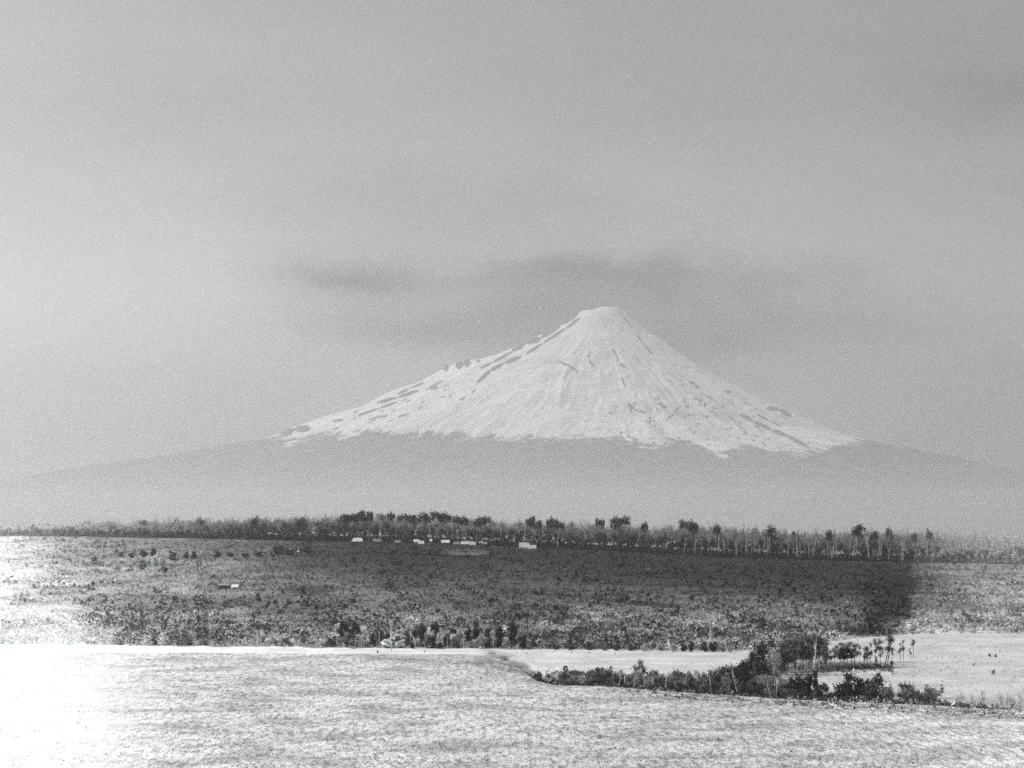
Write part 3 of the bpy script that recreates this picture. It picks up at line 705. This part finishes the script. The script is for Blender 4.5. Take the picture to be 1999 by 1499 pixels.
for px, py, r_, lb in [(737, 1274, 1.7, 'larger dark stump on the pale field left of centre'), (829, 1273, 1.2, 'small dark stump in the pale field below the arching log'), (1116, 1275, 1.2, 'dark stump on the pale field, left of a pair'), (1150, 1275, 1.2, 'dark stump on the pale field, right of a pair'), (1201, 1276, .9, 'smallest dark stump right of the pair on the pale field'), (1028, 1276, 1.2, 'dark stump on the pale field above the end of the hill'), (1169, 1348, 1.2, 'dark stump at the near lip of the gully')]:
    x, y, z = ground_at(px, py); k = y / F; b = MB()
    b.tube([(0, 0, -.2), (0, 0, .15), (.03, 0, 2.2 * r_ * k)], [1.3 * r_ * k, 1.0 * r_ * k, .8 * r_ * k], 9)
    n_ = len(b.v); b.add([b.v[n_ - 9 + i] for i in range(9)] + [(.03, 0, 2.25 * r_ * k)], [(i, (i + 1) % 9, 9) for i in range(9)])
    for a in range(5): b.tube([(0, 0, .15), (1.6 * r_ * k * math.cos(a * 1.25), 1.6 * r_ * k * math.sin(a * 1.25), -.05)], [.5 * r_ * k, .15 * r_ * k], 5)
    o = b.build('tree_stump', M_BARK); o.location = (x, y, z); o.color = col(.05); tag(o, lb, 'stump', 'stumps left on the pale field')
for px, py, r_, v, lb in [(567, 1075, 2.6, .8, 'white boulder left of a pair on the dark slope'), (583, 1078, 2.4, .8, 'white boulder right of a pair on the dark slope'), (560, 1061, 1.8, .6, 'small pale boulder under the bush line at left'), (1103, 1112, 1.2, .7, 'tiny white boulder on the dark flat right of the house'), (1266, 1112, 1.2, .7, 'tiny white boulder alone in the middle of the dark flat')]:
    x, y, z = ground_at(px, py); k = y / F; b = MB(); vs = []; fs = []
    for i in range(7):
        for j in range(10):
            th = math.pi * i / 6; ph = 2 * math.pi * j / 10; rr = r_ * k * random.uniform(.8, 1.15)
            vs.append((rr * 1.2 * math.sin(th) * math.cos(ph), rr * math.sin(th) * math.sin(ph), rr * .75 * math.cos(th) + r_ * k * .5))
    for i in range(6):
        for j in range(10): fs.append((i * 10 + j, (i + 1) * 10 + j, (i + 1) * 10 + (j + 1) % 10, i * 10 + (j + 1) % 10))
    b.add(vs, fs); o = b.build('boulder', M_BARK); o.location = (x, y, z); o.color = col(v, (1, 1, 1)); tag(o, lb, 'boulder', 'pale boulders on the slope')

# ------------------------------------------------------------------ the village
G_V = 'small buildings under the far bush line'
def hut(px0, px1, top, base, label, style='gable', wall=M_WHITE, roof=M_ROOF, wf=.5, chim=True, name='cottage', cat='house'):
    x, y, z = ground_at((px0 + px1) / 2, base); k = y / F
    W = (px1 - px0) * k; H = (base - top) * k; wh = H * wf; dp = max(3.5, W * .55)
    r = empty(name, (x, y, z)); tag(r, label, cat, G_V)
    w_ = MB(); a = W / 2 - .25; d = dp / 2
    w_.box((-a, -d, -.8), (a, d, wh))
    if style == 'end': w_.add([(-a, -d, wh), (a, -d, wh), (0, -d, H - .25), (-a, d, wh), (a, d, wh), (0, d, H - .25)], [(0, 1, 2), (3, 5, 4)])
    elif style == 'gable': w_.add([(-a, -d, wh), (-a, d, wh), (-a, 0, H - .25), (a, -d, wh), (a, d, wh), (a, 0, H - .25)], [(0, 2, 1), (3, 4, 5)])
    w_.build('wall', wall, r)
    b = MB(); e = .3; t = .12; X = W / 2; Y = d + e
    def slab(p):
        n = (Vector(p[1]) - Vector(p[0])).cross(Vector(p[2]) - Vector(p[0])).normalized() * t
        q = [tuple(Vector(v) + n) for v in p]; m = len(p)
        b.add(list(p) + q, [tuple(range(m))[::-1], tuple(range(m, 2 * m))] + [(i, (i + 1) % m, m + (i + 1) % m, m + i) for i in range(m)])
    zl = wh - .05
    if style == 'gable':
        slab([(-X, -Y, zl), (X, -Y, zl), (X, 0, H), (-X, 0, H)]); slab([(X, Y, zl), (-X, Y, zl), (-X, 0, H), (X, 0, H)])
    elif style == 'end':
        slab([(-X, Y, zl), (-X, -Y, zl), (0, -Y, H), (0, Y, H)]); slab([(X, -Y, zl), (X, Y, zl), (0, Y, H), (0, -Y, H)])
    else:
        i_ = W * .14
        slab([(-X, -Y, zl), (X, -Y, zl), (X - i_, 0, H), (-X + i_, 0, H)]); slab([(X, Y, zl), (-X, Y, zl), (-X + i_, 0, H), (X - i_, 0, H)])
        slab([(X, -Y, zl), (X, Y, zl), (X - i_, 0, H), (X - i_, 0, H)][:3]); slab([(-X, Y, zl), (-X, -Y, zl), (-X + i_, 0, H)])
    ro = b.build('roof', roof, r)
    if chim:
        c = MB(); cx_ = W * .28; c.box((cx_ - .35, -.35, wh), (cx_ + .35, .35, H + .9)); c.box((cx_ - .42, -.42, H + .9), (cx_ + .42, .42, H + 1.05)); c.build('chimney', M_BRICK, ro)
    dm = MB(); dh = min(1.9, wh * .85); dm.box((-.45, -d - .05, 0), (.45, -d + .02, dh)); do = dm.build('door', M_GREYW, r)
    if W > 4:
        for sx in (-1, 1):
            wn = MB(); c0 = sx * W * .3; z0_ = wh * .35; z1_ = wh * .8
            for q in ((c0 - .5, z0_, c0 + .5, z0_ + .1), (c0 - .5, z1_ - .1, c0 + .5, z1_), (c0 - .5, z0_ + .1, c0 - .4, z1_ - .1), (c0 + .4, z0_ + .1, c0 + .5, z1_ - .1)):
                wn.box((q[0], -d - .06, q[1]), (q[2], -d + .02, q[3]))
            wo = wn.build('window', M_WHITE, r); pn = MB(); pn.box((c0 - .4, -d - .03, z0_ + .1), (c0 + .4, -d + .02, z1_ - .1)); pn.build('pane', M_DARK, wo)
    return r
hut(687, 709, 1050, 1060, 'long hut with a pale hipped roof and dark walls, leftmost of the village', 'hip', M_GREYW, M_ROOF, .32, False)
hut(728, 745, 1052, 1061, 'dull grey-roofed cottage right of the hipped-roof hut', 'gable', M_GREYW, M_ROOFG, .4)
hut(770, 782, 1055, 1062, 'faint low grey shed in the gap of the village', 'gable', M_GREYW, M_ROOFG, .45, False, 'shed', 'shed')
hut(807, 820, 1053, 1061, 'pale cottage, upper of an overlapping pair', 'gable', M_WHITE, M_ROOF, .4)
hut(816, 828, 1056, 1065, 'white cottage, lower and nearer of an overlapping pair', 'gable', M_WHITE, M_ROOF, .4, False)
hut(839, 844, 1052, 1061, 'narrow upright white outhouse', 'gable', M_WHITE, M_ROOF, .5, False, 'outhouse', 'outhouse')
hut(861, 878, 1054, 1063, 'white gabled barn near the middle of the village', 'gable', M_GREYW, M_ROOF, .4, False, 'barn', 'barn')
hut(885, 897, 1058, 1065, 'low pale shed right of the gabled barn', 'gable', M_WHITE, M_ROOFG, .5, False, 'shed', 'shed')
hut(899, 908, 1057, 1065, 'small white hipped cottage, left of two', 'hip', M_WHITE, M_ROOF, .35, False)
hut(907, 916, 1056, 1065, 'small white hipped cottage, right of two', 'hip', M_WHITE, M_ROOF, .35)
hut(915, 929, 1057, 1067, 'bright white cottage beside two small hipped cottages', 'gable', M_WHITE, M_ROOF, .36)
hut(936, 951, 1057, 1065, 'low white cottage standing alone between fences', 'gable', M_GREYW, M_ROOF, .4)
hut(1013, 1034, 1059, 1074, 'large white house at the right of the village', 'gable', M_WHITE, M_ROOF, .36)
hut(1032, 1047, 1064, 1075, 'white shed against the right of the large house', 'gable', M_WHITE, M_ROOF, .4, False, 'shed', 'shed')
hut(426, 449, 1140, 1149, 'low dark open shed on the fern land at left', 'gable', M_DARK, M_ROOFG, .7, False, 'shed', 'shed')
hut(452, 466, 1141, 1150, 'small white hut beside the low dark shed at left', 'gable', M_WHITE, M_ROOF, .42, False, 'hut', 'hut')
def fence(px0, px1, py, hpx, label, m=M_WHITE):
    x0_, y0_, z0_ = ground_at(px0, py); x1_, y1_, z1_ = ground_at(px1, py)
    y1_ = y0_; x1_ = x0_ + (px1 - px0) * y0_ / F; h = hpx * y0_ / F
    r = empty('paling_fence', (x0_, y0_, z0_)); tag(r, label, 'fence', 'paling fences of the village')
    n = max(2, int((x1_ - x0_) / 2.2)); zf = lambda t: float(hz(x0_ + (x1_ - x0_) * t, y0_)) - z0_
    p = MB(); rl = MB()
    for i in range(n + 1):
        t = i / n; q = MB(); X = (x1_ - x0_) * t; q.box((X - .07, .0, zf(t) - .3), (X + .07, .14, zf(t) + h)); q.build('post', M_GREYW, r)
    for i in range(n * 8):
        t = (i + .5) / (n * 8); X = (x1_ - x0_) * t; p.box((X - .11, -.06, zf(t) + .05), (X + .11, -.035, zf(t) + h * random.uniform(.9, 1.02)))
    for t0 in range(n):
        for q in (.3, .8):
            ta, tb = t0 / n, (t0 + 1) / n; a = (x1_ - x0_) * ta; c = (x1_ - x0_) * tb
            rl.tube([(a, -.017, zf(ta) + h * q), (c, -.017, zf(tb) + h * q)], [.035, .035], 4)
    p.build('palings', m, r); rl.build('rails', M_GREYW, r)
fence(752, 770, 1061, 2.2, 'faint grey fence left of the low grey shed', M_GREYW)
fence(783, 800, 1061, 2.2, 'faint grey fence right of the low grey shed', M_GREYW)
fence(828, 839, 1062, 2.4, 'short white fence left of the narrow outhouse')
fence(846, 858, 1062, 2.0, 'short grey fence between the outhouse and the barn', M_GREYW)
fence(957, 972, 1068, 2.4, 'white fence right of the low white cottage')
fence(976, 992, 1070, 2.8, 'white fence just left of the large house')
fence(986, 1004, 1088, 2.0, 'short pale fence out on the dark flat below the village')

# ------------------------------------------------------------------ uncountable growth
def clump_mass(name, x, y, z, h, tn, nq, parent=None, wide=1.0, sz=.42):
    n = len(x); M = n * nq
    rep = lambda a: np.repeat(a, nq)
    hh = rep(h); w_ = hh * wide
    c = np.stack([rep(x) + rng.normal(0, .42, M) * w_, rep(y) + rng.normal(0, .42, M) * w_, rep(z) + hh * np.abs(rng.normal(.0, .5, M)).clip(0, 1)], -1)
    u = rng.normal(0, 1, (M, 3)); u /= np.linalg.norm(u, axis=1, keepdims=True)
    v = np.cross(u, rng.normal(0, 1, (M, 3))); v /= np.linalg.norm(v, axis=1, keepdims=True)
    a = (hh * sz * rng.uniform(.6, 1.2, M))[:, None]; b = a * rng.uniform(.35, .8, (M, 1))
    vs = np.stack([c - u * a, c - v * b, c + u * a, c + v * b], 1).reshape(-1, 3)
    t = rep(tn) * rng.uniform(.75, 1.25, M)
    o = mesh_obj(name, vs, np.arange(M * 4).reshape(-1, 4), M_SCRUB, attrs={'tone': np.repeat(np.clip(t, .01, .9), 4)})
    tag(o, kind='stuff'); return o
# scrub and fern on the rising land
n = 95000
yy = 1 / rng.uniform(1 / 1965, 1 / 560, n); ss = rng.uniform(-.29, .29, n); xx = ss * yy
zz = hz(xx, yy); qx, qy = proj(xx, yy, zz)
ok = qy < np.interp(qx, SCRB_X, SCRB_Y) - 1
ok &= ~((qy > 1090) & (qy < 1200) & (rng.random(n) < .35))
xx, yy, zz, qx, qy = (a[ok] for a in (xx, yy, zz, qx, qy)); n = len(xx)
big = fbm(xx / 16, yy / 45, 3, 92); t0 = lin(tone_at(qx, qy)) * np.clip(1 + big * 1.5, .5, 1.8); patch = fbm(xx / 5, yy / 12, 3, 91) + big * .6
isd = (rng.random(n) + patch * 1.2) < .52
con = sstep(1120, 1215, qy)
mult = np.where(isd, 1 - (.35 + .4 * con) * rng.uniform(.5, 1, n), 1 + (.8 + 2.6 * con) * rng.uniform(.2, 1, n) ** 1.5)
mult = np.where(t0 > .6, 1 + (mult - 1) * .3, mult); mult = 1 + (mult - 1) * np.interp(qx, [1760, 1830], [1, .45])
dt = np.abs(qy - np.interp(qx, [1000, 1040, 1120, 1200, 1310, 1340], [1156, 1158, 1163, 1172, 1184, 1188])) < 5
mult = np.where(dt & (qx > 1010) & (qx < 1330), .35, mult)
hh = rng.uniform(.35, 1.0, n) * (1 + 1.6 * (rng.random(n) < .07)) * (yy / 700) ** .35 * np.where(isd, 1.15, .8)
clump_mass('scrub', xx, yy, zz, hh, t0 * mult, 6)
# undergrowth along the foot of the far bush
n = 5200
qx = rng.uniform(-40, 2040, n); yy = rng.uniform(1955, 2010, n); xx = (qx - CX) / F * yy; zz = hz(xx, yy)
fd = np.interp(qx, [0, 130, 330, 480, 1740, 1850, 1999], [.8, .5, .15, 0, 0, .4, .6])  # undergrowth bleached at both ends, painted washed-out light
clump_mass('undergrowth', xx, yy, zz, rng.uniform(1.5, 5.5, n), (rng.uniform(.01, .04, n)) * (1 - fd) + .6 * fd, 9, sz=.3)
# grass tufts and trampled patches on the near field
n = 30000
yy = 1 / rng.uniform(1 / 660, 1 / 325, n); xx = rng.uniform(-.28, .28, n) * yy
qx = pxof(xx, yy); vv = yy - yedge(qx)
pt_ = fbm(xx / 6, yy / 9, 4, 97)
rb = (vv > -20) & (vv < 1) & (qx > 1180)
ok = (vv < 1) & ((pt_ > .02) | rb | (rng.random(n) < .12))
xx, yy, qx, vv, pt_, rb = (a[ok] for a in (xx, yy, qx, vv, pt_, rb)); n = len(xx)
tn = lin(field_tone(qx)) * np.where(rng.random(n) < .6, rng.uniform(.15, .55, n), rng.uniform(1.0, 1.6, n)); tn = np.where(rb, np.where(rng.random(n) < .55, .08, .6), tn)
tn = np.where(qx < 330, np.maximum(tn, .62), tn)  # left tufts kept pale to match the painted overexposure
clump_mass('grass_tufts', xx, yy, hz(xx, yy), rng.uniform(.1, .34, n) * np.where(rb, 2.0, 1), tn, 5, wide=1.6, sz=.5)
# rough pasture growth on the pale field
n = 15000
yy = 1 / rng.uniform(1 / 800, 1 / 430, n); xx = rng.uniform(-.1, .28, n) * yy; zz = hz(xx, yy); qx, qy = proj(xx, yy, zz)
pt_ = fbm(xx / 9, yy / 25, 3, 47)
ok = (yy - yedge(qx) > 45) & (qy > np.interp(qx, SCRB_X, SCRB_Y) + 2) & ((pt_ > .08) | (rng.random(n) < .25)) & ((qx > 1500) | (rng.random(n) < .3))
xx, yy, zz, qx = (a[ok] for a in (xx, yy, zz, qx)); n = len(xx)
clump_mass('pasture_tufts', xx, yy, zz, rng.uniform(.12, .42, n), rng.uniform(.15, .7, n), 5, wide=1.5, sz=.5)
# fern in the gully and round the grove
n = 7000
qx = rng.uniform(1040, 1990, n); yy = yedge(qx) + rng.uniform(2, 48, n); xx = (qx - CX) / F * yy
kp_ = (rng.random(n) < np.interp(qx, [1040, 1600, 1760, 1990], [1, .9, .5, .22])) & (yy - yedge(qx) < np.interp(qx, [1040, 1100, 1500, 1650, 1990], [30, 44, 44, 24, 14]))
xx, yy, qx = xx[kp_], yy[kp_], qx[kp_]; n = len(xx)
clump_mass('fern', xx, yy, hz(xx, yy), rng.uniform(.5, 1.3, n), np.where(rng.random(n) < .75, rng.uniform(.03, .09, n), .4) * np.interp(qx, [1040, 1650, 1800, 1990], [1, 1, 1.6, 3]), 8)
n = 900  # dark clumps standing in for shadow under the grove
qx = rng.uniform(1535, 1740, n); qy = rng.normal(1302, 4, n); yy = y0of(qy); xx = (qx - CX) / F * yy
clump_mass('grove_shadow_clumps', xx, yy, hz(xx, yy), rng.uniform(.2, .6, n), rng.uniform(.04, .12, n), 6)
# the rest of the forest behind, one mass
V = []; Q = []; T = []; nb = 0
for kd in ('feather', 'bushy', 'round'):
    for var in range(4): pass
arrs = []
for kd in ('feather', 'feather', 'bushy'):
    for a, b, *_ in TPL[kd][:5]:
        q = [f for f in b.f]; arrs.append((np.array(b.v), np.array(q)))
for i in range(1000):
    px = random.uniform(-120, 2120); y = random.uniform(2110, 2330); x = (px - CX) / F * y; z = float(hz(x, y))
    v, q = random.choice(arrs); h = max(6, top_height(px, topline(px) + random.uniform(-3, 12), y, z)); s = random.uniform(9, 15); an = random.uniform(0, 6.28)
    c, s_ = math.cos(an), math.sin(an)
    vv = np.stack([(v[:, 0] * c - v[:, 1] * s_) * s + x, (v[:, 0] * s_ + v[:, 1] * c) * s + y, v[:, 2] * h + z], -1)
    V.append(vv); Q.append(q + nb); nb += len(vv); T.append(np.full(len(vv), fade(px, random.uniform(.1, .36))))
fo = mesh_obj('forest', np.concatenate(V), np.concatenate(Q), M_SCRUB, attrs={'tone': np.concatenate(T)}); tag(fo, kind='stuff')
#VEG1

# ------------------------------------------------------------------ haze
bm_ = MB(); bm_.box((-25500, -700, -150), (25500, 39000, 2640))
HZ = bm_.build('haze', bpy.data.materials.new('haze_air'))
tag(HZ, kind='stuff')
hm = HZ.data.materials[0]; hm.use_nodes = True; nt = hm.node_tree
nt.nodes.clear(); out = N(nt, 'ShaderNodeOutputMaterial'); pv = N(nt, 'ShaderNodeVolumePrincipled')
pv.inputs['Color'].default_value = (0.872, 0.874, 0.89, 1); pv.inputs['Density'].default_value = 5.5e-5; pv.inputs['Anisotropy'].default_value = 0.7
L(nt, pv.outputs[0], out.inputs['Volume'])

# low mist lying in the broad valley between the bush line and the mountain foot
mb_ = MB(); mb_.box((-19000, 3300, -145), (19000, 21000, 250))
MS = mb_.build('low_mist', bpy.data.materials.new('mist_air')); tag(MS, kind='stuff')
mm = MS.data.materials[0]; mm.use_nodes = True; nt = mm.node_tree
nt.nodes.clear(); out = N(nt, 'ShaderNodeOutputMaterial'); pv = N(nt, 'ShaderNodeVolumePrincipled')
pv.inputs['Color'].default_value = (0.97, 0.97, 0.98, 1); pv.inputs['Density'].default_value = 8e-5; pv.inputs['Anisotropy'].default_value = 0.5
L(nt, pv.outputs[0], out.inputs['Volume'])

# ------------------------------------------------------------------ sky and sun
SUN_EL, SUN_AZ = math.radians(48), math.radians(-63)     # azimuth from +Y, negative = to the left
wd = bpy.data.worlds.new('World'); SC.world = wd; wd.use_nodes = True
nt = wd.node_tree; bg = nt.nodes['Background']
sky = N(nt, 'ShaderNodeTexSky'); sky.sky_type = 'NISHITA'; sky.sun_disc = False
sky.sun_elevation = SUN_EL; sky.sun_rotation = SUN_AZ % (2 * math.pi)
sky.air_density = 1.0; sky.dust_density = 3.0
bw = N(nt, 'ShaderNodeRGBToBW'); L(nt, sky.outputs[0], bw.inputs[0])
tc = N(nt, 'ShaderNodeTexCoord').outputs['Generated']
cl = noise(nt, scaled(nt, tc, (1.0, 1.0, 4.0)), 2.6, 6, 0.5)
val = math_n(nt, 'MULTIPLY', bw.outputs[0], maprange(nt, cl, 0.3, 0.7, 0.82, 1.1))
sep = N(nt, 'ShaderNodeSeparateXYZ'); L(nt, tc, sep.inputs[0])
val = math_n(nt, 'MULTIPLY', val, maprange(nt, sep.outputs[2], 0.07, 0.18, 1.05, 0.5))
warp = noise(nt, scaled(nt, tc, (1, 1, 2)), 14, 5, 0.6)
def cloud_blob(px, py, wpx, hpx, a):
    """a dark cloud hanging in the sky in one direction"""
    global val
    dx, dy, dz = ray(px, py)
    ux = math_n(nt, 'MULTIPLY', math_n(nt, 'SUBTRACT', sep.outputs[0], dx / math.hypot(1, 0)), F / wpx)
    uz = math_n(nt, 'MULTIPLY', math_n(nt, 'SUBTRACT', sep.outputs[2], dz), F / hpx)
    uz = math_n(nt, 'ADD', uz, math_n(nt, 'MULTIPLY', math_n(nt, 'SUBTRACT', warp, 0.5), 3.4))
    r = math_n(nt, 'ADD', math_n(nt, 'MULTIPLY', ux, ux), math_n(nt, 'MULTIPLY', uz, uz))
    g = math_n(nt, 'EXPONENT', math_n(nt, 'MULTIPLY', r, -1.0))
    val = math_n(nt, 'MULTIPLY', val, math_n(nt, 'SUBTRACT', 1.0, math_n(nt, 'MULTIPLY', g, a)))
for b_ in ((700, 552, 150, 52, 1.0), (1040, 622, 130, 44, 0.95), (1300, 650, 150, 66, 0.95), (860, 645, 260, 46, 0.97), (1120, 545, 330, 40, 0.8), (1350, 640, 420, 110, 0.85), (1190, 610, 160, 60, 0.6), (1950, 200, 200, 60, 0.3), (900, 420, 500, 90, 0.3)):
    cloud_blob(*b_)
L(nt, grey(nt, val, (0.99, 0.985, 1.015)), bg.inputs['Color'])
bg.inputs['Strength'].default_value = 0.14
sl = bpy.data.lights.new('sun', 'SUN'); sl.energy = 3.4; sl.angle = math.radians(0.6); sl.color = (1.0, 0.99, 0.98)
so = bpy.data.objects.new('sun', sl); COL.objects.link(so)
sd = Vector((math.sin(SUN_AZ) * math.cos(SUN_EL), math.cos(SUN_AZ) * math.cos(SUN_EL), math.sin(SUN_EL)))
so.rotation_euler = (-sd).to_track_quat('-Z', 'Y').to_euler(); so.location = (-200, 100, 300)

# ------------------------------------------------------------------ camera
cd = bpy.data.cameras.new('camera'); cam = bpy.data.objects.new('camera', cd); COL.objects.link(cam)
cam.location = (0, 0, HC); cam.rotation_euler = (math.pi / 2 + PT, 0, 0)
cd.sensor_width = 36; cd.lens = 36 * F / 1999; cd.clip_start = 1; cd.clip_end = 90000
SC.camera = cam
SC.view_settings.view_transform = 'Standard'; SC.view_settings.look = 'None'
SC.view_settings.gamma = 1; SC.view_settings.exposure = 0.45
SC.cycles.volume_bounces = 2; SC.cycles.max_bounces = 6; SC.cycles.transparent_max_bounces = 8
SC.cycles.use_denoising = False; SC.cycles.sample_clamp_indirect = 12
